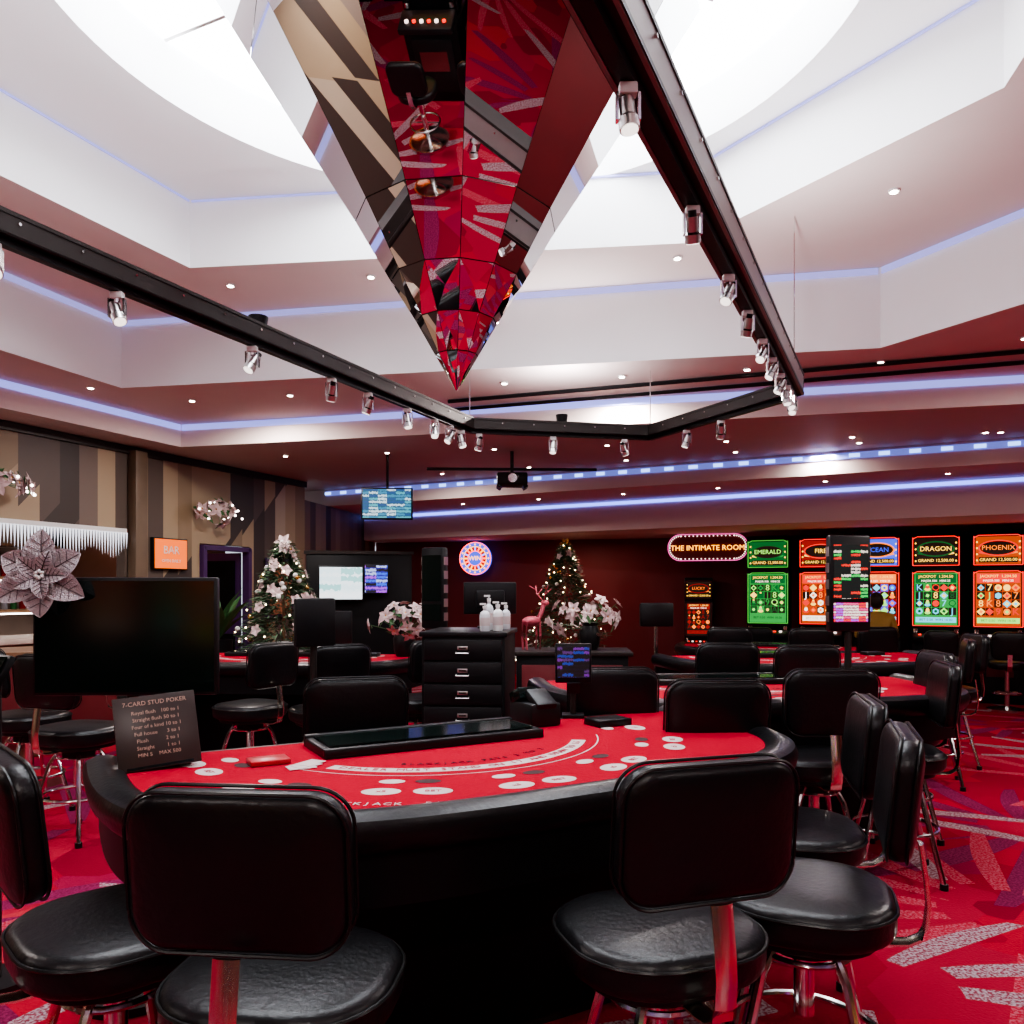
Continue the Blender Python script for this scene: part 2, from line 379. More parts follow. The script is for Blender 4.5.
def edge_strip(b,p,q,z0,z1,off,mat,th=.01):
    p=Vector(p);q=Vector(q);d=(q-p); n=Vector((d.y,-d.x)).normalized()
    if n.dot(Vector((-.3,3))-p)<0: n=-n
    c=(p+q)/2+n*off
    b.box((c.x,c.y,(z0+z1)/2),(d.length-.04,th,z1-z0),mat,rot=(0,0,math.atan2(d.y,d.x)))
b=B('cove_led_strip')
for i in range(8):
    edge_strip(b,C[i],C[(i+1)%8],EYE+hB-.055,EYE+hB-.008,.012,ledcove)
    edge_strip(b,E[i],E[(i+1)%8],EYE+hD-.07,EYE+hD-.008,.012,ledcove2)
    edge_strip(b,A[i],A[(i+1)%8],EYE+hA-.018,EYE+hA-.006,.012,ledcove)
edge_strip(b,(-3.0,14.25),(8.5,7.52),EYE+hH-.065,EYE+hH-.02,.02,ledblue)
edge_strip(b,(-2.9,12.42),(8.5,6.36),EYE+hF-.10,EYE+hF-.03,.012,leddim)
p=Vector((-2.9,12.42));q=Vector((8.5,6.36));d=(q-p);n=int(d.length/.30)
for i in range(n):
    edge_strip(b,p+d*(i/n),p+d*((i+.5)/n),EYE+hF-.085,EYE+hF-.045,.024,leddot)
b.done(smooth=False)
b=B('ceiling_downlights')
def dlight(x,y,z,r=.022):
    b.cyl((x,y,z-.014),(x,y,z-.002),r*1.5,whitep,seg=12); b.cyl((x,y,z-.018),(x,y,z-.012),r,dl,seg=12)
def ringlights(inner,outer,z,f,step):
    for i in range(8):
        a=Vector(inner[i]).lerp(Vector(outer[i]),f);c=Vector(inner[(i+1)%8]).lerp(Vector(outer[(i+1)%8]),f)
        n=max(1,int((c-a).length/step))
        for k in range(n):
            p=a.lerp(c,(k+.5)/n); dlight(p.x,p.y,z)
ringlights(A,C,EYE+hB,.35,1.1); ringlights(C,E,EYE+hD,.35,1.0); ringlights(E,O,EYE+hF,.12,1.1)
for k in range(9):
    f=(k+.5)/9; dlight(-2.4+10*f,12.9-5.6*f,EYE+hH)
for k in range(7):
    f=(k+.5)/7; dlight(-1.5+8*f,10.9-3.9*f,EYE+hF)
b.done()
b=B('ceiling_track_rail')
for o in(0,.35):
    b.cyl(Vector((-.6,7.55+o,EYE+hD-.022)),Vector((4.0,5.9+o,EYE+hD-.022)),.018,blackp,seg=6)
b.done()

# ------------------------------------------------------------------ truss + spots
FZ=2.72
F=[(-.33,6.25),(1.13,6.54),(1.81,5.13),(-.30,.72),(-1.6,.5),(-2.2,1.95)]
b=B('lighting_truss')
def beam(p,q,w=.11,h=.08):
    p=Vector((*p,FZ));q=Vector((*q,FZ));d=q-p;a=math.atan2(d.y,d.x);c=(p+q)/2
    n=Vector((-math.sin(a),math.cos(a),0))
    b.box(c+Vector((0,0,h)),(d.length+.06,w,.015),darkmetal,rot=(0,0,a))
    b.box(c+Vector((0,0,.012)),(d.length+.06,w,.015),darkmetal,rot=(0,0,a))
    for s in(1,-1): b.box(c+n*s*(w/2-.01)+Vector((0,0,h/2)),(d.length+.06,.012,h),truss_lit_side if h>.1 else darkmetal,rot=(0,0,a))
    b.box(c+Vector((0,0,-.012)),(d.length,.035,.03),blackp,rot=(0,0,a))
    k=0
    while k<d.length:
        pp=p+d*(k/d.length)
        for s in(1,-1): b.cyl(pp+n*s*(w/2-.006)+Vector((0,0,h-.03)),pp+n*s*(w/2+.004)+Vector((0,0,h-.03)),.006,chrome,seg=6)
        k+=.25
for i in range(6): beam(F[i],F[(i+1)%6],*((.115,.13) if i==2 else ()))
def spot(x,y,dx,dy,s=1.0):
    p=Vector((x,y,FZ-.03)); 
    b.cyl(p,p+Vector((0,0,-.05*s)),.014*s,chrome,seg=8)
    b.box(p+Vector((0,0,-.012)),(.06*s,.04*s,.028),whitep,bev=.004)
    d=Vector((dx,dy,-1.6)).normalized(); c=p+Vector((0,0,-.10*s))
    b.cyl(c-d*.055*s,c+d*.005*s,.026*s,alu,seg=16); b.cyl(c+d*.005*s,c+d*.015*s,.022*s,blackp,seg=16); b.cyl(c+d*.015*s,c+d*.05*s,.034*s,alu,seg=16)
    b.cyl(c+d*.05*s,c+d*.054*s,.028*s,lens,seg=16); b.cyl(c-d*.08*s,c-d*.055*s,.018*s,blackp,seg=12)
    for q in(1,-1): b.box(c+Vector((q*.036*s,0,.025*s)),(.006,.03*s,.09*s),chrome)
def along(p,q,fs,s=1.0):
    for f in fs:
        x=p[0]+(q[0]-p[0])*f;y=p[1]+(q[1]-p[1])*f
        spot(x,y,random.uniform(-1,1),random.uniform(-1,1),s)
along(F[2],F[3],[.02,.05,.08,.14,.21,.28,.37,.46,.585,.725],.74)
along(F[5],F[0],[.2,.31,.48,.62,.70,.80,.88,.93,.97],.85)
along(F[0],F[1],[.05,.45,.85],.85); along(F[1],F[2],[.3,.55],.85)
def inside(poly,px,py):
    r=False
    for k in range(len(poly)):
        x1,y1=poly[k];x2,y2=poly[k-1]
        if (y1>py)!=(y2>py) and px<(x2-x1)*(py-y1)/(y2-y1)+x1: r=not r
    return r
for X,Y in [F[0],F[1],F[2],(1.45,4.43),F[5],(-2.0,2.4)]:
    top=EYE+(hA if inside(A,X,Y) else hB if inside(C,X,Y) else hD)
    if (X-cc[0])**2+(Y-cc[1])**2<cr*cr: continue
    b.cyl((X,Y,FZ+.08),(X,Y,top-.005),.004,chrome,seg=5)
UP=[(-1.3,4.1),(-1.9,2.6),(1.45,4.43),(.75,2.95),(.4,6.4),(-.33,.9)]
for x,y in UP: b.cyl((x,y,FZ+.08),(x,y,FZ+.15),.04,blackp,r1=.05,seg=20)  # housings added to carry the invented ceiling fill lamps
b.done(ang=30)

# ------------------------------------------------------------------ mirrored pendant
b=B('mirrored_pendant_chandelier')
n=12; tz=2.44; cx,cy=-.27,3.9
def rg(z,r,rot=.12): return [(cx+r*math.cos(rot+2*pi*i/n),cy+r*math.sin(rot+2*pi*i/n),z) for i in range(n)]
lv=[(tz,.003),(tz+.17,.104),(tz+.33,.196),(tz+.52,.318),(tz+.80,.486),(tz+1.55,.975),(tz+2.1,1.32)]
rj=random.Random(3)
for (z0,r0),(z1,r1) in zip(lv[:-1],lv[1:]):
    a=rg(z0,r0);c=rg(z1,r1); t=bmesh.new()
    for i in range(n):
        j=(i+1)%n
        q=[Vector(a[i]),Vector(a[j]),Vector(c[j]),Vector(c[i])]
        ce=sum(q,Vector())/4
        nm=(q[1]-q[0]).cross(q[3]-q[0]); nm=nm.normalized() if nm.length>1e-9 else Vector((0,0,1))
        if z1<tz+.6:
            mid=ce+nm*rj.uniform(-.010,.010)*(r1*3); mv=t.verts.new(mid); vs=[t.verts.new(v+(ce-v).normalized()*min(.003,(ce-v).length*.2)) for v in q]
            for k in range(4): t.faces.new((vs[k],vs[(k+1)%4],mv))
        else:
            t.faces.new([t.verts.new(v+(ce-v).normalized()*.003) for v in q])
    b.merge(t,mirror)
b.loops([[( cx+(x-cx)*.97,cy+(y-cy)*.97,z+.008) for x,y,z in rg(z,r)] for z,r in lv],facetedge)
b.cyl((cx,cy,tz+2.08),(cx,cy,zt-.002),.04,chrome)
b.done(smooth=False)

# ------------------------------------------------------------------ chairs
def chair_mesh():
    b=B('casino_chair')
    o=b.slab(.49,.46,.19,.10,T((0,0,.610)),leather,.035,.010)
    b.tube([p+Vector((0,0,.026)) for p in o],.005,leather_edge,6,True)
    b.slab(.40,.37,.15,.03,T((0,0,.55)),blackp,.008,.0)
    X=T((0,-.245,.942))@R('X',96)
    fn=lambda v:Vector((v.x,v.y,v.z-.40*v.x*v.x))
    W0,H0=.43,.31
    b.slab(W0,H0,.075,.065,X,leather,.026,.006,fn)
    for zz in(.023,-.023):
        W,H,q=W0/2+.001,H0/2+.001,.076; pts=[]
        for c_x,c_y,a0 in((W-q,H-q,0),(-W+q,H-q,90),(-W+q,-H+q,180),(W-q,-H+q,270)):
            for k in range(9):
                a=math.radians(a0+90*k/8); pts.append(X@fn(Vector((c_x+q*math.cos(a),c_y+q*math.sin(a),zz))))
        b.tube(pts,.004,leather_edge,6,True)
    # bent, slightly convex chrome bar
    path=[(0,-.05,.53),(0,-.22,.53),(0,-.26,.536),(0,-.288,.553),(0,-.304,.585),(0,-.309,.64),(0,-.304,.70),(0,-.297,.75),(0,-.290,.80)]
    L=[]
    for i,p in enumerate(path):
        p=Vector(p); d=(Vector(path[min(i+1,8)])-Vector(path[max(i-1,0)])).normalized(); nn=d.cross(Vector((1,0,0))).normalized()
        if nn.y>0 and i>3: nn=-nn
        row=[]
        for k in range(7):
            u=-1+k/3; row.append(p+Vector((u*.026,0,0))+nn*(.007*(1-u*u)))
        row+= [p+Vector((.026,0,0))-nn*.005,p-Vector((.026,0,0))-nn*.005]
        L.append(row)
    b.loops(L,goldchrome)
    b.cyl((0,0,.48),(0,0,.54),.09,darkmetal,seg=20); b.cyl((0,0,.30),(0,0,.50),.028,chrome,seg=16)
    for k in range(4):
        a=pi/4+k*pi/2; c,s=math.cos(a),math.sin(a)
        b.tube([(c*.03,s*.03,.52),(c*.11,s*.11,.50),(c*.15,s*.15,.44),(c*.27,s*.27,.02)],.014,chrome,8)
        b.cyl((c*.27,s*.27,0),(c*.27,s*.27,.03),.02,blackp,seg=10)
    b.tube([(.205*math.cos(2*pi*i/32),.205*math.sin(2*pi*i/32),.25) for i in range(32)],.011,chrome,8,True)
    b.tube([(.12*math.cos(2*pi*i/24),.12*math.sin(2*pi*i/24),.48) for i in range(24)],.009,chrome,6,True)
    return b.mesh()
CH=chair_mesh()
def chair(x,y,fx,fy): return put('casino_chair',CH,(x,y,0),rzf((fx,fy)))
for c in [(-.49,1.74,.10,1),(.36,1.98,-.30,.95),(-.99,2.0,.74,.68),(.81,2.22,-.92,.34),(.98,2.80,-.96,.24),
          (-.72,3.62,-.25,.95),
          (.84,3.55,-.05,1),(.46,4.05,-.1,1),(1.5,3.98,.02,1),(1.98,4.15,-.95,.25),(2.3,4.82,-1,.1),
          (1.5,5.8,0,1),(1.98,5.6,0,1),(3.2,6.1,-.9,.4),(3.65,6.75,-1,.1),(2.9,8.0,0,1),(3.6,8.2,-.2,1),(2.2,8.15,.2,1),
          (-1.88,5.75,-.85,.5),(-1.3,5.6,-.6,.8),(-2.6,4.8,.3,1),(-3.2,5.3,.6,.8),(-.7,6.1,-.6,.8),(-2.9,6.4,.9,.4)]:
    chair(*c)

# ------------------------------------------------------------------ gaming table
TW,TB,EX=1.29,1.2,3.3
def arc(n=72):
    o=[]
    for i in range(n+1):
        a=pi*i/n
        c,s=math.cos(a),math.sin(a)
        o.append((-TW*math.copysign(abs(c)**(2/EX),c),-TB*abs(s)**(2/EX)))
    return o
def offs(pts,d):
    o=[];n=len(pts)
    for i,p in enumerate(pts):
        a=Vector(pts[max(i-1,0)]);c=Vector(pts[min(i+1,n-1)]); t=(c-a).normalized(); nn=Vector((-t.y,t.x))
        q=Vector(p)+nn*d; o.append((q.x,min(q.y,0.0)))
    return o
traym=M('discard_tray',(.4,.02,.03),.3,var=.05)
def table_mesh():
    b=B('blackjack_table'); ar=arc()
    prof=[(.12,.86),(.12,.884),(.107,.898),(.08,.908),(.045,.908),(.012,.893),(0,.865),(.008,.825),(.03,.80),(.07,.79),(.12,.79)]
    cols=[offs(ar,i) for i,_ in prof]
    b.loops([[(cols[j][k][0],cols[j][k][1],prof[j][1]) for j in range(len(prof))] for k in range(len(ar))],leather)
    b.prism(offs(ar,.10),.80,.885,felt)
    b.prism(offs(ar,.05),.66,.80,blackmat)
    b.prism(offs(ar,.42),.06,.67,blackmat)
    b.prism(offs(ar,.46),0,.07,darkmetal)
    b.box((0,.012,.80),(2.3,.02,.17),blackp)
    z=.8855
    ox,oy=-.08,-.08
    def band(r0,r1,a0,a1,mat,zz,n=40):
        b.loops([[(ox+r*math.sin(a0+(a1-a0)*k/n),oy-r*math.cos(a0+(a1-a0)*k/n),zz) for k in range(n+1)] for r in(r0,r1)],mat,False,False)
    band(.59,.645,-.92,.92,feltwhite,z)
    band(.69,.695,-1.1,1.1,feltwhite,z); 
    def disc(x,y,rx,ry,mat,zz,rot=0):
        t=bmesh.new(); bmesh.ops.create_circle(t,cap_ends=True,segments=24,radius=1)
        b.merge(t,mat,T((x,y,zz))@Matrix.Rotation(rot,4,'Z')@Matrix.Diagonal((rx,ry,1,1)))
    def arctext(s,r,a0,size,mat,zz,adv):
        n=len(s)
        for k,ch in enumerate(s):
            if ch==' ': continue
            a=a0+(k-(n-1)/2)*adv/r
            b.text(ch,size,T((ox+r*math.sin(a),oy-r*math.cos(a),zz))@Matrix.Rotation(a,4,'Z'),mat,.0005)
    arctext('DEALER MUST STAND ON 17 AND DRAW TO 16',.617,0,.040,feltred,z+.001,.028)
    arctext('BLACKJACK PAYS 3 TO 2',.53,0,.034,feltblack,z+.001,.028)
    arctext('BLACKJACK  PAYS 3 TO 2',1.03,-.40,.036,feltwhite,z+.001,.028)
    for k in range(7):
        a=(-78+26*k)*pi/180; R0=.84+(.14 if k in(1,5) else .05)
        x,y=ox+R0*math.sin(a),oy-R0*math.cos(a)
        if y>-.20: y=-.24
        tx,ty=math.cos(a),math.sin(a)
        for s in(1,-1):
            disc(x+tx*.075*s,y+ty*.075*s,.058,.040,feltwhite,z+.0005,a)
            b.text('BET' if s>0 else 'x5',.030,T((x+tx*.075*s,y+ty*.075*s,z+.0012))@Matrix.Rotation(a,4,'Z'),feltred,.0003)
        x2,y2=x-math.sin(a)*.12,y+math.cos(a)*.12
        if y2<-.05:
            for s in(1,-1): disc(x2+tx*.055*s,y2+ty*.055*s,.040,.026,feltblack if s>0 else feltwhite,z+.0007,a)
    tx0=-.12; ty0=-.20
    b.box((tx0,ty0,.893),(.88,.29,.016),blackp,bev=.005)
    b.box((tx0,ty0+.125,.91),(.88,.035,.04),blackp,bev=.006); b.box((tx0,ty0-.13,.905),(.88,.03,.03),blackp,bev=.006)
    for s in(-1,1): b.box((tx0+s*.425,ty0,.905),(.03,.25,.03),blackp,bev=.006)
    for k in range(13): b.cyl((tx0-.38+k*.0633,ty0-.11,.905),(tx0-.38+k*.0633,ty0+.1,.905),.014,darkmetal,seg=8)
    b.box((tx0,ty0,.924),(.82,.22,.004),glassblk)
    b.box((-.74,-.30,.895),(.13,.09,.018),traym,bev=.004)
    b.box((.72,-.22,.90),(.17,.12,.03),blackp,bev=.004)
    for k in range(3): b.box((-.66+.02*k,-.42+.02*k,.888+.001*k),(.09,.063,.001),feltwhite,rot=(0,0,.3*k))
    return b.mesh()
TM=table_mesh()
put('blackjack_table',TM,(-.32,3.32,0),math.atan2(.485,.875))
put('blackjack_table',TM,(1.38,5.28,0),math.radians(6))
put('blackjack_table',TM,(2.5,7.3,0),math.radians(10))
put('blackjack_table',TM,(3.2,9.75,0),math.radians(-20),sc=.9)
put('blackjack_table',TM,(-1.95,7.35,0),math.radians(-6))

# ------------------------------------------------------------------ monitor on stand + flower
b=B('monitor_on_stand')
b.box((0,0,1.305),(.64,.035,.42),blackp,bev=.006); b.box((0,-.0185,1.305),(.62,.004,.395),glassblk)
b.box((0,.03,1.25),(.2,.04,.2),blackp,bev=.01); b.cyl((0,.05,.03),(0,.05,1.25),.022,darkmetal)
b.cyl((0,.05,0),(0,.05,.03),.18,blackp,seg=32)
b.done((-1.375,2.86,0),math.radians(3))
def petal(b,L,W,X,mat,cup=.2,vein=None,e=.9):
    t=bmesh.new(); nu,nv=10,4; rows=[]
    for i in range(nu+1):
        u=i/nu; w=W*math.sin(pi*min(1,u**.85))**e*.5 if 0<u<1 else .002
        row=[]
        for j in range(-nv//2,nv//2+1):
            v=j/(nv/2); row.append(t.verts.new((u*L,v*w,cup*L*u*u*-.6+cup*L*u+abs(v)*w*.35)))
        rows.append(row)
    for a,c in zip(rows[:-1],rows[1:]):
        for k in range(nv): t.faces.new((a[k],a[k+1],c[k+1],c[k]))
    b.merge(t,mat,X)
    if vein:
        zf=lambda u:cup*L*u*u*-.6+cup*L*u
        b.strip([X@Vector((u*L,0,zf(u)+.002)) for u in(.02,.3,.6,.95)],.003,.003,vein,wd=(X.to_3x3()@Vector((0,1,0))).normalized())
        for u in(.2,.35,.5,.65):
            for s in(-1,1):
                w=W*math.sin(pi*min(1,(u+.13)**.85))**e*.5*.8
                b.cyl(X@Vector((u*L,0,zf(u)+.002)),X@Vector(((u+.13)*L,s*w,zf(u+.13)+w*.35+.002)),.0012,vein,seg=4)
def poinsettia(b,X,R0,mat,cen=gold,vein=None,n=6,cup=.25,wf=.55,e=.9):
    for k in range(n): petal(b,R0*(1 if k%2 else .9),R0*wf,X@R('Z',360/n*k),mat,cup,vein,e)
    for k in range(n-1): petal(b,R0*.55,R0*.36,X@T((0,0,.006))@R('Z',360/(n-1)*(k+.5)),mat,.7,vein,e)
    for k in range(6): b.sph(X@Vector((R0*.07*math.cos(k*1.05),R0*.07*math.sin(k*1.05),R0*.14)),R0*.045,cen,seg=6)
b=B('poinsettia_ornament')
poinsettia(b,R('X',82)@R('Z',32),.165,silver,whitep,silverd,6,.12,.66,.7)
b.cyl((0,.02,0),(.05,.035,-.06),.003,leaf,seg=5)
b.done((-1.64,2.79,1.52),.15)
b=B('table_rules_sign')
b.box((0,0,.12),(.25,.008,.24),menu_face,bev=.002)
b.text('7-CARD STUD POKER',.020,T((0,-.006,.215))@R('X',90),menu_txt,.0005)
for i,s in enumerate(['Royal flush   100 to 1','Straight flush 50 to 1','Four of a kind 10 to 1','Full house      3 to 1','Flush           2 to 1','Straight        1 to 1','MIN 5    MAX 500']):
    b.text(s,.017,T((0,-.006,.185-.023*i))@R('X',90),menu_txt,.0005)
b.box((0,.04,.008),(.2,.09,.008),glassblk); b.box((0,.03,.06),(.05,.06,.004),glassblk,rot=(1.1,0,0))
o=b.done((-1.14,2.60,.893)); o.rotation_euler=(math.radians(-16),math.radians(-4),math.radians(30))
b=B('pit_terminal')
b.box((0,0,1.16),(.2,.025,.15),blackp,rot=(-.5,0,0),bev=.005); b.box((0,-.016,1.168),(.18,.004,.13),glassblk,rot=(-.5,0,0))
b.cyl((0,.03,.03),(0,.03,1.15),.015,darkmetal); b.cyl((0,.03,0),(0,.03,.03),.12,blackp,seg=24)
b.done((-1.93,2.95,0),-.5)
b=B('touch_display')
b.box((0,0,.25),(.165,.025,.18),blackp,bev=.005); b.box((0,-.0145,.255),(.145,.003,.14),scr_small)
b.cyl((0,.02,0),(0,.02,.2),.014,darkmetal); b.box((0,.02,.008),(.10,.09,.016),blackp,bev=.003)
b.box((.0,-.03,.14),(.06,.012,.05),blackp,rot=(.3,0,0))
b.done((.28,3.66,.886),-.05) 
b=B('card_shuffler')
b.box((0,0,.05),(.15,.20,.1),blackp,bev=.012); b.box((0,-.05,.11),(.10,.12,.04),blackp,rot=(.5,0,0),bev=.008)
b.box((-.03,.05,.12),(.09,.09,.05),glassblk,rot=(-.4,0,0),bev=.004)
b.done((.10,3.50,.886),.5)

# ------------------------------------------------------------------ drawer cabinet
b=B('drawer_cabinet')
b.box((0,0,.60),(.52,.62,1.16),blackmat,bev=.006); b.box((0,0,1.195),(.55,.65,.03),blackp,bev=.006)
for k in range(8):
    z=1.10-.138*k; b.box((0,-.318,z),(.485,.02,.125),blackp,bev=.005)
    b.box((0,-.332,z+.012),(.065,.006,.024),alu,bev=.003); b.box((0,-.337,z+.012),(.045,.004,.012),menu_face)
    b.tube([(-.04,-.33,z-.012),(-.04,-.35,z-.018),(.04,-.35,z-.018),(.04,-.33,z-.012)],.003,alu,6)
for sx in(-1,1):
    for sy in(-1,1): b.cyl((sx*.2,sy*.25,0),(sx*.2,sy*.25,.04),.025,blackp)
b.done((-.27,5.25,0),math.radians(-6),ang=30)
def bottle(name,x,y,z,h=.16,r=.03,m=bottleg,cap=whitep):
    b=B(name)
    pr=[(r*.9,0),(r,.01),(r,h*.6),(r*.8,h*.7),(r*.35,h*.76),(r*.35,h*.84)]
    b.loops([[(q*math.cos(2*pi*i/16),q*math.sin(2*pi*i/16),zz) for i in range(16)] for q,zz in pr],m)
    b.cyl((0,0,h*.83),(0,0,h*.93),r*.45,cap,seg=10); b.cyl((0,0,h*.9),(0,0,h),r*.12,cap,seg=6); b.box((-.012,0,h),(.04,.012,.012),cap)
    b.cyl((0,0,h*.2),(0,0,h*.5),r*1.01,feltwhite,seg=16)
    b.done((x,y,z))
bottle('sanitizer_bottle',-.17,5.02,1.212,.17,.033); bottle('sanitizer_bottle',-.09,5.06,1.212,.18,.033,whitep)
bottle('sanitizer_bottle',-.15,5.2,1.212,.22,.03); bottle('sanitizer_bottle',-.04,5.28,1.212,.17,.03)
b=B('desktop_monitor')
b.box((0,0,.26),(.46,.03,.28),blackp,bev=.01); b.box((0,.03,.25),(.25,.04,.16),blackp,bev=.015); b.cyl((0,.04,.01),(0,.04,.2),.02,blackp); b.box((0,.04,.008),(.22,.16,.015),blackp,bev=.004)
DM=b.mesh()
put('desktop_monitor',DM,(-.15,5.45,1.212),pi+.1,sc=.78)
put('desktop_monitor',DM,(-1.62,6.95,.888),0)

def tower(name,x,y,z0,z1,w,rz,ms):
    b=B(name); h=z1-z0
    b.box((0,0,(z0+z1)/2),(w,.08,h),blackp,bev=.02)
    b.box((0,-.043,z0+h*.62),(w*.82,.004,h*.56),ms[0]); b.box((0,-.043,z0+h*.2),(w*.82,.004,h*.2),ms[1])
    for s in(-1,1):
        for k in range(5): b.box((s*w*.505,0,z0+h*(.15+.17*k)),(.004,.05,h*.1),alu)
    b.cyl((0,.0,.03),(0,.0,z0+.02),.025,darkmetal); b.cyl((0,0,0),(0,0,.03),.15,blackp,seg=32)
    b.done((x,y,0),rz)
tower('roulette_display_tower',2.52,6.0,1.16,1.88,.32,.08,(scr_roul,scr_roulp))
tower('roulette_display_tower',-.58,6.0,1.18,1.79,.2,-.5,(glassblk,glassblk))
b=B('dealer_monitor')
b.box((0,0,1.23),(.33,.05,.23),blackp,bev=.015); b.cyl((0,.02,.03),(0,.02,1.2),.02,chrome); b.cyl((0,.02,0),(0,.02,.03),.15,blackp,seg=24)
b.done((1.40,7.75,0),.1)
b=B('dealer_monitor')
b.box((0,0,1.27),(.26,.05,.30),blackp,bev=.015); b.cyl((0,.02,.03),(0,.02,1.2),.02,darkmetal); b.cyl((0,.02,0),(0,.02,.03),.15,blackp,seg=24)
b.done((-1.22,4.95,0),.6)
def tv(name,x,y,z,w,h,rz,mat,hang=None):
    b=B(name); b.box((0,0,0),(w,.06,h),blackp,bev=.008); b.box((0,-.032,0),(w*.94,.004,h*.9),mat)
    if hang: b.cyl((0,.03,h/2-.02),(0,.03,hang-z),.015,blackp,seg=8)
    else: b.box((0,.05,0),(w*.3,.06,h*.3),blackp)
    b.done((x,y,z),rz)
tv('hanging_display',-1.42,9.1,2.45,.58,.36,.05,scr_teal,EYE+hF)
tv('wall_television',-2.02,9.45,1.55,.52,.42,.22,scr_white,None)
tv('wall_television',-1.62,9.54,1.60,.28,.36,.2,scr_blue,None)
b=B('display_partition')
b.box((0,0,.95),(1.25,.08,1.9),blackmat,bev=.01); b.box((0,-.05,.05),(1.25,.02,.1),darkmetal); b.box((0,0,1.92),(1.3,.12,.04),darkmetal)
b.done((-1.84,9.66,0),.2)
b=B('ceiling_projector')
b.box((0,0,0),(.34,.3,.14),blackp,bev=.02); b.cyl((0,-.15,0),(0,-.19,0),.05,chrome,seg=20); b.cyl((0,0,.05),(0,0,.32),.02,blackp)
b.box((0,0,.12),(1.9,.03,.03),blackp)
b.box((-.13,0,-.05),(.05,.25,.1),blackp,rot=(0,.5,0)); b.box((.13,0,-.05),(.05,.25,.1),blackp,rot=(0,-.5,0))
b.done((0.0,8.95,2.70),.03)

# ------------------------------------------------------------------ neon signs
b=B('neon_wheel_sign')
b.cyl((0,.04,0),(0,0,0),.29,ink['blue'],seg=40); b.cyl((0,0,0),(0,-.006,0),.20,ink['dred'],seg=40); b.cyl((0,-.006,0),(0,-.012,0),.13,ink['blue'],seg=40)
for r,m in((.28,neonred),(.205,neonyel),(.13,neonred)): b.tube([(r*math.cos(2*pi*i/40),-.02,r*math.sin(2*pi*i/40)) for i in range(40)],.007,m,6,True)
for k in range(16):
    a=2*pi*k/16; b.sph((.243*math.cos(a),-.02,.243*math.sin(a)),.015,neonyel,seg=6)
    b.cyl((.14*math.cos(a),-.015,.14*math.sin(a)),(.2*math.cos(a),-.015,.2*math.sin(a)),.012,[neonred,neonblue,neonyel][k%3],seg=6)
b.text('WIN',.11,T((0,-.03,0))@R('X',90),neonyel,.004)
b.cyl((0,.02,0),(0,.12,0),.03,blackp,seg=8)
b.done((-.64,13.95,2.02),math.radians(-14))
b=B('neon_lounge_sign')
def rrect(W,H,q,z):
    o=[]
    for x,y,a0 in((W-q,H-q,0),(-W+q,H-q,90),(-W+q,-H+q,180),(W-q,-H+q,270)):
        for k in range(9):
            a=math.radians(a0+90*k/8);o.append((x+q*math.cos(a),z,y+q*math.sin(a)))
    return o
b.loops([rrect(.58,.19,.18,0),rrect(.58,.19,.18,.06)],darkred)
P=rrect(.565,.175,.165,-.02)
for k in range(len(P)): b.sph(P[k],.010,bulb,seg=6)
for k in range(14):
    for s in(-1,1): b.sph((-.39+.06*k,-.02,s*.175),.010,bulb,seg=6)
b.tube(rrect(.59,.20,.19,-.01),.006,neonpink,6,True)
b.text('THE INTIMATE ROOM',.112,T((0,-.02,-.01))@R('X',90),neonyel,.004)
b.box((0,.2,.0),(.9,.30,.03),blackp)
b.cyl((-.4,.05,.18),(-.4,.05,EYE+hI-2.14),.012,blackp,seg=6);b.cyl((.4,.05,.18),(.4,.05,EYE+hI-2.14),.012,blackp,seg=6)
b.done((2.98,12.2,2.12),math.radians(-16))

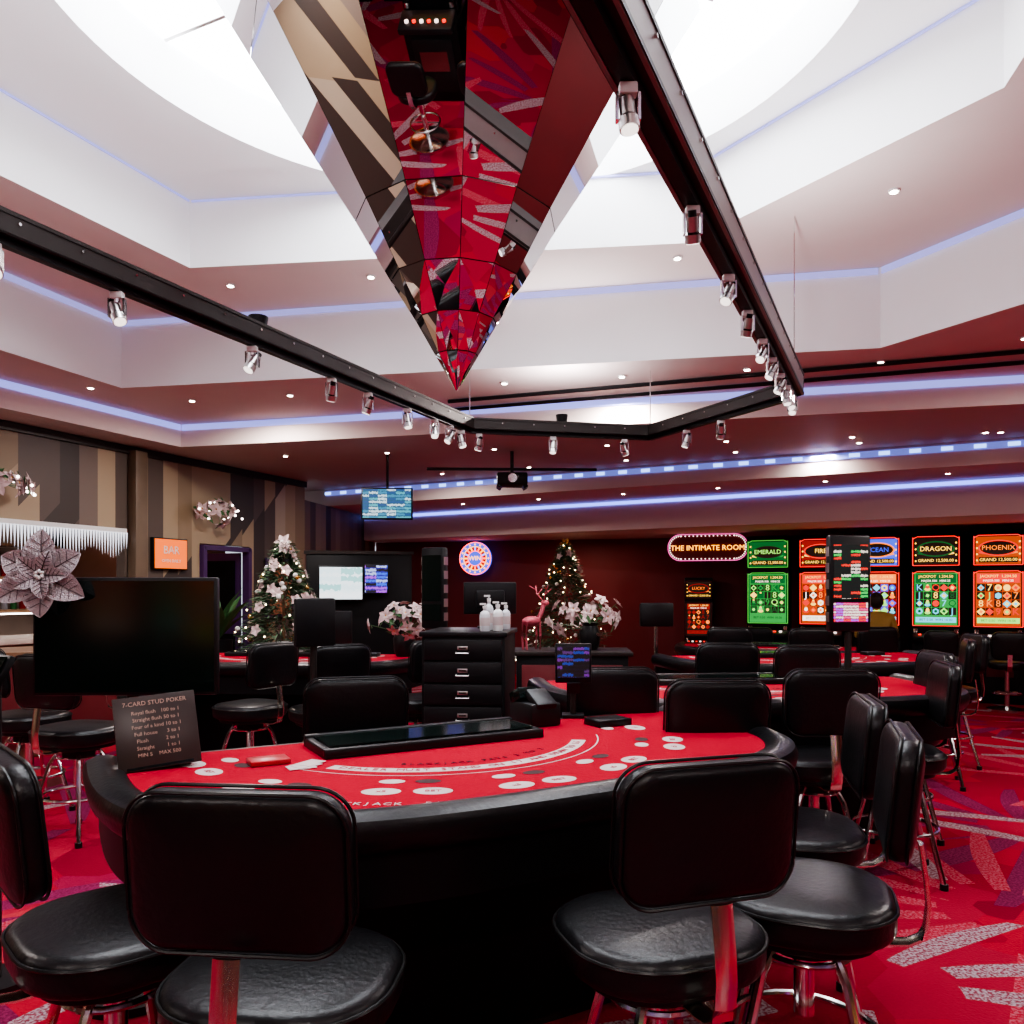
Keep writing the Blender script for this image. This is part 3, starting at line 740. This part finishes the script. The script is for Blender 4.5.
# ------------------------------------------------------------------ slot machines
def slot(x,y,rz,title,bg,cols,tbg,glowm,name='slot_machine',sc=1,seed=0):
    rnd=random.Random(seed)
    b=B(name)
    b.box((0,.05,.40),(.60,.50,.80),blackmat,bev=.02)
    b.box((0,-.215,.40),(.44,.02,.55),blackp,bev=.01); b.box((0,-.228,.45),(.30,.006,.20),darkred)
    b.box((0,-.22,.84),(.58,.26,.07),blackp,rot=(.18,0,0),bev=.015)
    for k in range(6): b.cyl((-.2+.08*k,-.27,.87),(-.2+.08*k,-.27,.89),.02,bulb if k%2 else redglow,seg=10)
    b.box((0,.12,1.55),(.60,.32,1.42),blackmat,bev=.02)
    for z0,z1,mm in((.98,1.72,bg),(1.79,2.19,tbg)):
        zc_=(z0+z1)/2;h=z1-z0
        b.box((0,-.045,zc_),(.60,.03,h+.03),blackp,bev=.01)
        b.box((0,-.062,zc_),(.51,.006,h-.04),ink[mm])
        for s in(-1,1): b.box((s*.275,-.062,zc_),(.012,.02,h-.02),glowm)
        b.tube([(-.275,-.062,zc_+h/2-.03),(-.22,-.062,zc_+h/2-.002),(.22,-.062,zc_+h/2-.002),(.275,-.062,zc_+h/2-.03)],.007,glowm,6)
        b.tube([(-.275,-.062,zc_-h/2+.01),(.275,-.062,zc_-h/2+.01)],.006,glowm,6)
    def circle(X,Z,rx,rz_,m,y,seg=28,rot=0):
        t=bmesh.new(); bmesh.ops.create_circle(t,cap_ends=True,segments=seg,radius=1)
        b.merge(t,ink[m],T((X,y,Z))@R('X',90)@R('Z',rot)@Matrix.Diagonal((rx,rz_,1,1)))
    for k in range(9):
        a=math.radians(10+20*k); b.box((math.cos(a)*.13,-.0655,1.93+math.sin(a)*.10),(.18,.002,.02),ink[rnd.choice(cols)],rot=(0,-a,0))
    circle(0,2.02,.225,.105,cols[0],-.067); circle(0,2.02,.205,.088,'dark',-.0685)
    b.text(title,.088,T((0,-.071,2.02))@R('X',90),ink[cols[1]],.001)
    b.box((0,-.0675,1.865),(.44,.002,.07),ink['dark']); b.text('GRAND 12,500.00',.055,T((0,-.070,1.865))@R('X',90),ink['yellow'],.001)
    for s in(-1,1):
        for k in range(4): b.sph((s*.24,-.068,1.86+.08*k),.012,ink['yellow'],seg=6)
    b.box((0,-.0665,1.625),(.48,.002,.12),ink[cols[0]])
    b.text('JACKPOT  1,204.50',.05,T((0,-.069,1.65))@R('X',90),ink['yellow'],.001)
    b.text('MAJOR 500   MINI 25',.038,T((0,-.069,1.592))@R('X',90),ink['white'],.001)
    gl='7AKQJ98'
    for i in range(5):
        for j in range(4):
            X=-.195+.0975*i; Z=1.50-.105*j
            c=rnd.choice(cols); q=rnd.random()
            b.box((X,-.067,Z),(.090,.003,.097),ink[rnd.choice([bg,'dark','dark',tbg])])
            if q<.35: b.text(rnd.choice(gl),.12,T((X,-.071,Z))@R('X',90),ink[c],.001)
            elif q<.6:
                circle(X,Z,.040,.042,c,-.070,rnd.choice([4,6,16])); circle(X,Z,.02,.02,rnd.choice(cols),-.0715,8)
            elif q<.8:
                circle(X,Z-.02,.036,.022,c,-.070,12); circle(X,Z+.012,.022,.026,rnd.choice(cols),-.0712,12); circle(X,Z+.035,.014,.012,'yellow',-.072,5)
            else:
                b.box((X,-.070,Z),(.07,.002,.07),ink[c],rot=(0,.78,0)); b.box((X,-.0715,Z),(.035,.002,.035),ink[rnd.choice(cols)],rot=(0,.4,0))
    b.box((0,-.067,1.07),(.48,.003,.07),ink[cols[-1]]); b.text('BET 0.50  WIN 10.00',.045,T((0,-.070,1.07))@R('X',90),ink['dark'],.001)
    b.box((0,.1,2.24),(.5,.2,.04),blackp,bev=.01)
    for s in(-1,1): b.cyl((s*.24,-.06,.90),(s*.24,-.06,.95),.035,chrome,seg=12)
    me=b.mesh(True,30); return put(name,me,(x,y,0),rz,sc=sc)
def sp(k): return (3.74+.655*k,11.68-.30*k)
cfg=[('EMERALD','green',['dgreen','lime','yellow','green'],'dgreen',greenglow),('FIRE','dorange',['red','yellow','orange','white'],'dred',redglow),
     ('OCEAN','dred',['orange','blue','lime','yellow','cyan'],'blue',redglow),('DRAGON','green',['dgreen','yellow','red','lime','cyan'],'dark',redglow),
     ('PHOENIX','dorange',['red','orange','yellow','cyan','lime'],'dorange',redglow),('ROYAL','dblue',['violet','red','yellow'],'violet',redglow)]
SM=[]
for k,c in enumerate(cfg):
    x,y=sp(k); SM.append(slot(x,y,math.radians(-24.6),*c,seed=k))
slot(3.02,12.95,math.radians(-14),'LUCKY','dark',['dred','orange','dred'],'dark',darkred,sc=.74,seed=9)
b=B('slot_stool')
b.slab(.40,.38,.16,.09,T((0,0,.56)),leather,.03,.01)
b.slab(.38,.34,.08,.07,T((0,-.2,.80))@R('X',94),leather,.025,.01)
b.strip([(0,-.02,.5),(0,-.2,.5),(0,-.245,.56),(0,-.245,.70)],.05,.01,chrome)
b.cyl((0,0,.04),(0,0,.52),.03,chrome); b.cyl((0,0,0),(0,0,.03),.22,chrome,seg=32); b.cyl((0,0,.03),(0,0,.06),.20,chrome,r1=.05,seg=32)
b.tube([(.16*math.cos(2*pi*i/24),.16*math.sin(2*pi*i/24),.22) for i in range(24)],.01,chrome,6,True); b.cyl((-.16,0,.22),(.16,0,.22),.008,chrome,seg=6)
SS=b.mesh()
nx,ny=-math.sin(math.radians(24.6)),-math.cos(math.radians(24.6))
for k in range(6):
    x,y=sp(k); put('slot_stool',SS,(x+nx*.85,y+ny*.85,0),math.radians(-24.6))
# slot machines at the near end of the room: an island bank plus a row on the rear wall
for k in range(6):
    put('slot_machine',SM[(k*5+4)%6].data,(-2.3+.72*k,-2.15,0),pi); put('slot_stool',SS,(-2.3+.72*k,-1.28,0),pi)
for k in range(11): put('slot_machine',SM[(k*2+1)%6].data,(-4.0+.74*k,-4.05,0),pi)
for k in (0,2,5,6,9): put('slot_stool',SS,(-4.0+.74*k,-3.2,0),pi)

# ------------------------------------------------------------------ trees & flowers
def tree(name,x,y,H,Rb,wf,z0=.35,n=5200,dark=False):
    b=B(name)
    b.cyl((0,0,0),(0,0,z0+.2),.035,woodbar); b.cyl((0,0,0),(0,0,.22),.15,darkred,r1=.18,seg=20)
    b.cyl((0,0,z0),(0,0,H-.05),.03,woodbar,r1=.005,seg=8)
    pr=lambda f:Rb*((1-f)**.8)*(1+.10*math.sin(f*34))
    t=bmesh.new()
    for i in range(n):
        f=random.random()**1.25; z=z0+(H-z0)*f; r=pr(f)*random.uniform(.3,1); a=random.random()*2*pi
        c=Vector((r*math.cos(a),r*math.sin(a),z)); out=Vector((math.cos(a),math.sin(a),random.uniform(-.5,.3))).normalized()
        s=out.cross(Vector((0,0,1))).normalized().lerp(Vector((random.uniform(-1,1),random.uniform(-1,1),random.uniform(-1,1))),.5).normalized()
        l=random.uniform(.05,.12);w=.011
        t.faces.new([t.verts.new(c-s*w),t.verts.new(c+s*w),t.verts.new(c+out*l+s*w*.3),t.verts.new(c+out*l-s*w*.3)])
    b.merge(t,green)
    for i in range(wf):
        f=random.random()**1.2; z=z0+(H-z0)*f; r=pr(f)+.02; a=random.random()*2*pi
        nrm=Vector((math.cos(a),math.sin(a),.3)).normalized()
        X=T((r*math.cos(a),r*math.sin(a),z))@nrm.to_track_quat('Z','Y').to_matrix().to_4x4()
        if random.random()<(.25 if dark else .6):
            for k in range(5): petal(b,.065,.05,X@R('Z',72*k),petalw,.3)
        else: b.sph(X.translation,.028,gold if random.random()<.5 else whitep,seg=8)
    for i in range(90):
        f=random.random()**1.2; z=z0+(H-z0)*f; r=pr(f)+.03; a=random.random()*2*pi
        b.sph((r*math.cos(a),r*math.sin(a),z),.009,fairy,seg=5)
    poinsettia(b,T((0,0,H))@R('X',80),.1,petalw if not dark else gold)
    b.done((x,y,0))
tree('christmas_tree',-2.44,8.55,1.98,.66,180)
tree('christmas_tree',.82,12.3,2.18,.70,80,dark=True)
def arrangement(name,x,y,z,n,rx,ry,rz_,R0=.1,vase=True,lit=False):
    b=B(name)
    if vase:
        pr=[(.07,0),(.09,.05),(.10,.15),(.07,.22),(.085,.25)]
        b.loops([[(q*math.cos(2*pi*i/20),q*math.sin(2*pi*i/20),zz) for i in range(20)] for q,zz in pr],blackp)
    base=.3 if vase else 0
    for i in range(n):
        d=Vector((random.gauss(0,1),random.gauss(0,1)-.5,random.gauss(0,.8)+.3)).normalized()
        k_=random.uniform(.5,1.1)
        c=Vector((d.x*rx*k_,d.y*ry*k_,base+d.z*rz_*k_))
        b.cyl((0,0,base-.1 if vase else 0),c,.003,leaf,seg=4)
        poinsettia(b,T(c)@d.to_track_quat('Z','Y').to_matrix().to_4x4()@R('Z',random.random()*90),R0*random.uniform(.7,1.1),petalw,n=5)
        petal(b,R0*1.1,R0*.4,T(c*.92)@d.to_track_quat('Z','X').to_matrix().to_4x4()@R('Z',i*40),leaf)
    if lit:
        for i in range(14): b.sph((random.uniform(-rx,rx),random.uniform(-ry,ry)-.04,base+random.uniform(-rz_,rz_)*.6),.014,wreathb,seg=6)
    return b.done((x,y,z))
arrangement('flower_arrangement',-.95,7.05,.887,22,.32,.2,.16,.085)
arrangement('flower_arrangement',.72,7.4,.921,24,.38,.2,.20,.085)
b=B('service_counter')
b.box((0,0,.44),(1.0,.5,.88),blackmat,bev=.01); b.box((0,0,.9),(1.08,.58,.04),darkmetal,bev=.008); b.box((0,-.26,.45),(.9,.02,.7),darkred,bev=.005)
b.done((.55,7.4,0),-.05)
def on_wall(s,off,z,name,n,rx,rz_,R0):
    x,y,_=lw(s,off); o=arrangement(name,x,y,z,n,rx,.06,rz_,R0,False,True); o.rotation_euler=(0,0,LA+pi); return o
on_wall(1.9,.16,2.42,'wall_floral_wreath',16,.40,.18,.12)
on_wall(4.62,.18,2.42,'wall_floral_wreath',14,.3,.13,.11)
b=B('reindeer_figurine')
pk=M('rose_glitter',(.5,.10,.14),.35,.6,bump=.6,scale=90)
b.sph((0,0,.42),.1,pk,(1.7,.75,.8)); b.tube([(.13,0,.45),(.2,0,.58),(.22,0,.66)],.035,pk,8); b.sph((.25,0,.69),.05,pk,(1.6,.8,.9))
for sx,sy in((.12,.05),(.12,-.05),(-.12,.05),(-.12,-.05)): b.tube([(sx,sy,.4),(sx*1.1,sy,.2),(sx,sy,0)],.017,pk,6)
for s in(-1,1):
    b.tube([(.22,s*.02,.73),(.17,s*.1,.83),(.19,s*.16,.95)],.009,pk,6); b.tube([(.18,s*.09,.82),(.28,s*.12,.90)],.007,pk,6); b.tube([(.18,s*.13,.89),(.1,s*.2,.95)],.007,pk,6)
put('reindeer_figurine',b.mesh(True,50),(.18,7.4,.92),.6,sc=.62)

# ------------------------------------------------------------------ left bar
b=B('bar_counter')
b.box((5.25,.3,.50),(4.0,.5,1.0),woodbar,bev=.01); b.box((5.25,.34,1.03),(4.1,.62,.05),M('bar_top',(.45,.36,.30),.25,var=.2),bev=.01)
b.box((5.25,.56,.5),(3.9,.02,.8),darkred)
b.done((P0.x,P0.y,0),LA,ang=30)
b=B('bar_back_shelf')
for z in(1.25,1.6,1.95): b.box((5.0,-1.1,z),(3.9,.25,.03),woodbar)
for s in(3.1,4.4,5.7,6.9): b.box((s,-1.1,1.1),(.04,.26,2.2),blackmat)
cols=[M('bottle_amber',(.3,.10,.02),.1,var=.1),M('bottle_green',(.03,.13,.04),.1,var=.1),M('bottle_grey',(.25,.25,.27),.15,var=.1),M('bottle_red',(.25,.02,.02),.1,var=.1)]
for z in(1.265,1.615):
    for k in range(36):
        s=3.2+k*.102; h=random.uniform(.2,.28); m=random.choice(cols)
        b.cyl((s,-1.08,z),(s,-1.08,z+h*.65),.032,m,seg=10); b.cyl((s,-1.08,z+h*.65),(s,-1.08,z+h),.03,m,r1=.01,seg=10)
for z in(1.22,1.57): b.box((5.0,-.965,z),(3.8,.01,.015),wreathb)
b.done((P0.x,P0.y,0),LA)
b=B('icicle_fairy_lights')
b.box((5.2,.03,2.10),(4.1,.03,.05),whitep)
t=bmesh.new(); s=3.16
while s<7.2:
    l=.14+.10*abs(math.sin(s*7))+random.uniform(0,.05)
    t.faces.new([t.verts.new((s-.014,.05,2.08)),t.verts.new((s+.014,.05,2.08)),t.verts.new((s,.05,2.08-l))]); s+=.034
b.merge(t,icicle); b.done((P0.x,P0.y,0),LA,smooth=False)
b=B('orange_wall_sign'); b.box((2.55,.03,1.88),(.5,.05,.36),blackp,bev=.005); b.box((2.55,.058,1.88),(.47,.006,.33),orange)
b.text('BAR',.13,T((2.55,.064,1.92))@R('Z',180)@R('X',90),whitep,.003); b.text('OPEN DAILY',.05,T((2.55,.064,1.80))@R('Z',180)@R('X',90),whitep,.003)
b.done((P0.x,P0.y,0),LA)
b=B('wall_pillar'); b.box((3.03,.07,zc/2),(.16,.12,zc-.1),M('pillar_dark_oak',(.12,.08,.05),.5,var=.3,scale=5),bev=.01); b.done((P0.x,P0.y,0),LA)
b=B('framed_poster'); b.box((.6,.03,1.5),(.55,.04,.8),purple,bev=.005); b.box((.6,.054,1.5),(.47,.004,.72),M('poster_print',(.3,.12,.06),.5,var=.7,scale=9)); b.done((P0.x,P0.y,0),LA)
b=B('potted_plant'); 
b.cyl((0,0,0),(0,0,.9),.14,blackmat,r1=.17,seg=20)
for k in range(18): petal(b,.50+.1*(k%3),.12,T((0,0,.88))@R('Z',math.degrees(k*2.4))@R('Y',-35-8*(k%5)),leaf,.3)
x,y,_=lw(2.3,.5); b.done((x,y,0))
b=B('cocktail_table')
b.cyl((0,0,1.0),(0,0,1.03),.35,woodbar,seg=40); b.cyl((0,0,.03),(0,0,1.0),.035,chrome); b.cyl((0,0,0),(0,0,.03),.25,chrome,seg=32)
b.done((-3.6,5.95,0))

# ------------------------------------------------------------------ seated player
def person(x,y,rz):
    pts=[];ed=[];rad=[]
    def P(p,r,par=None):
        pts.append(p);rad.append(r)
        if par is not None: ed.append((par,len(pts)-1))
        return len(pts)-1
    pel=P((0,0,.70),.14); sp_=P((0,.01,.86),.135,pel); ch=P((0,.02,1.06),.155,sp_); nk=P((0,.03,1.20),.06,ch)
    for s in(-1,1):
        sh=P((s*.17,.02,1.12),.065,ch); el=P((s*.23,.06,.86),.045,sh); wr=P((s*.17,.30,.92),.03,el)
        hip=P((s*.09,.03,.70),.085,pel); kn=P((s*.13,.44,.66),.062,hip); an=P((s*.13,.42,.17),.042,kn); to=P((s*.13,.56,.14),.035,an)
    me=bpy.data.meshes.new('person_body'); me.from_pydata(pts,ed,[]); o=bpy.data.objects.new('tmp',me); scene.collection.objects.link(o)
    m=o.modifiers.new('s','SKIN')
    if not me.skin_vertices: 
        bm=bmesh.new(); bm.from_mesh(me); bm.verts.layers.skin.verify(); bm.to_mesh(me); bm.free()
    for i,r in enumerate(rad): me.skin_vertices[0].data[i].radius=(r,r*(.72 if i in(0,1,2) else 1)); me.skin_vertices[0].data[i].use_root=(i==0)
    o.modifiers.new('ss','SUBSURF').levels=2
    dg=bpy.context.evaluated_depsgraph_get(); dg.update()
    bmme=bpy.data.meshes.new_from_object(o.evaluated_get(dg)); bpy.data.objects.remove(o)
    b=B('seated_person'); t=bmesh.new(); t.from_mesh(bmme)
    si,ti,ki=b.mi(shirt),b.mi(trousers),b.mi(skin)
    me2=bpy.data.meshes.new('q'); 
    for f in t.faces:
        c=f.calc_center_median()
        f.material_index= ki if (c.z>1.19 or (c.y>.2 and c.z>.80)) else (si if c.z>.72 and c.y<.3 else ti)
    t.to_mesh(me2); t.free(); b.bm.from_mesh(me2)
    b.sph((0,.045,1.315),.085,skin,(.88,1.05,1.25),20); b.sph((0,.025,1.335),.093,hairm,(.93,1.0,1.18),20)
    b.sph((0,.14,1.305),.014,skin,(.8,1.2,1.5),8)
    for s in(-1,1):
        b.sph((s*.078,.045,1.305),.02,skin,(.4,.8,1.3),8); b.sph((s*.03,.128,1.325),.009,whitep,seg=8); b.sph((s*.03,.135,1.325),.005,blackp,seg=6)
        b.box((s*.17,.35,.915),(.075,.09,.026),skin,bev=.012)
        for k in range(4): b.tube([(s*.17-.03+.02*k,.385,.918),(s*.17-.03+.02*k,.42,.918),(s*.17-.03+.02*k,.445-.004*abs(k-1.5),.902)],.009,skin,6)
        b.tube([(s*.17-s*.035,.33,.915),(s*.17-s*.06,.36,.91),(s*.17-s*.065,.39,.905)],.010,skin,6)
        b.box((s*.13,.50,.04),(.09,.26,.08),blackp,bev=.03); b.tube([(s*.13,.42,.2),(s*.13,.43,.05)],.045,trousers,10)
    b.box((0,.128,1.272),(.04,.012,.008),darkred,bev=.003)
    b.done((x,y,0),rz,ang=60)
x,y=sp(2); person(x+nx*.85,y+ny*.85,math.radians(-24.6))

# ------------------------------------------------------------------ lamps
def area(x,y,z,size,power,col=(1,.91,.86),up=False):
    l=bpy.data.lights.new('lamp','AREA'); l.shape='DISK'; l.size=size; l.energy=power; l.color=col
    o=bpy.data.objects.new('ceiling_or_added_lamp',l); scene.collection.objects.link(o); o.location=(x,y,z)
    if up: o.rotation_euler=(pi,0,0); o.name='added_ceiling_fill_lamp'
for x,y,z,p in [(-2.5,7.9,3.22,36),(1.0,7.3,3.22,42),(4.3,5.2,3.22,40),(5.0,1.5,3.22,34),(-4.9,3.5,3.22,42),(0,-1.3,3.22,30),(-2.5,-1.0,3.22,24),(2.8,-1.2,3.22,24),(-1,10.5,2.98,28),(3.5,9.0,2.98,38),(7.2,4.5,2.98,30),(-6.3,1.5,2.98,28)]:
    area(x,y,z,.25,p)
area(1.0,12.6,2.28,.2,12,(1,.5,.4))  # added reddish fill to lift the dark back wall, no fitting here
for x,y in UP: area(x,y,FZ+.155,.09,14,(.96,.96,1),True)  # added fill lamps aimed upward to brighten the ceiling tiers
x,y,_=lw(4.8,-.6); area(x,y,2.9,.6,12)
x,y,_=lw(1.6,-.6); area(x,y,2.6,.4,3,(1,.4,.2))
w=bpy.data.worlds.new('world'); scene.world=w; w.use_nodes=True; w.node_tree.nodes['Background'].inputs[0].default_value=(.8,.88,1,1); w.node_tree.nodes['Background'].inputs[1].default_value=.6
# ------------------------------------------------------------------ camera
cam=bpy.data.cameras.new('camera'); cam.sensor_width=36; cam.lens=36*800/1024; cam.shift_y=78/1024; cam.clip_start=.05
co=bpy.data.objects.new('camera',cam); scene.collection.objects.link(co); co.location=(0,0,EYE); co.rotation_euler=(pi/2,0,0); scene.camera=co
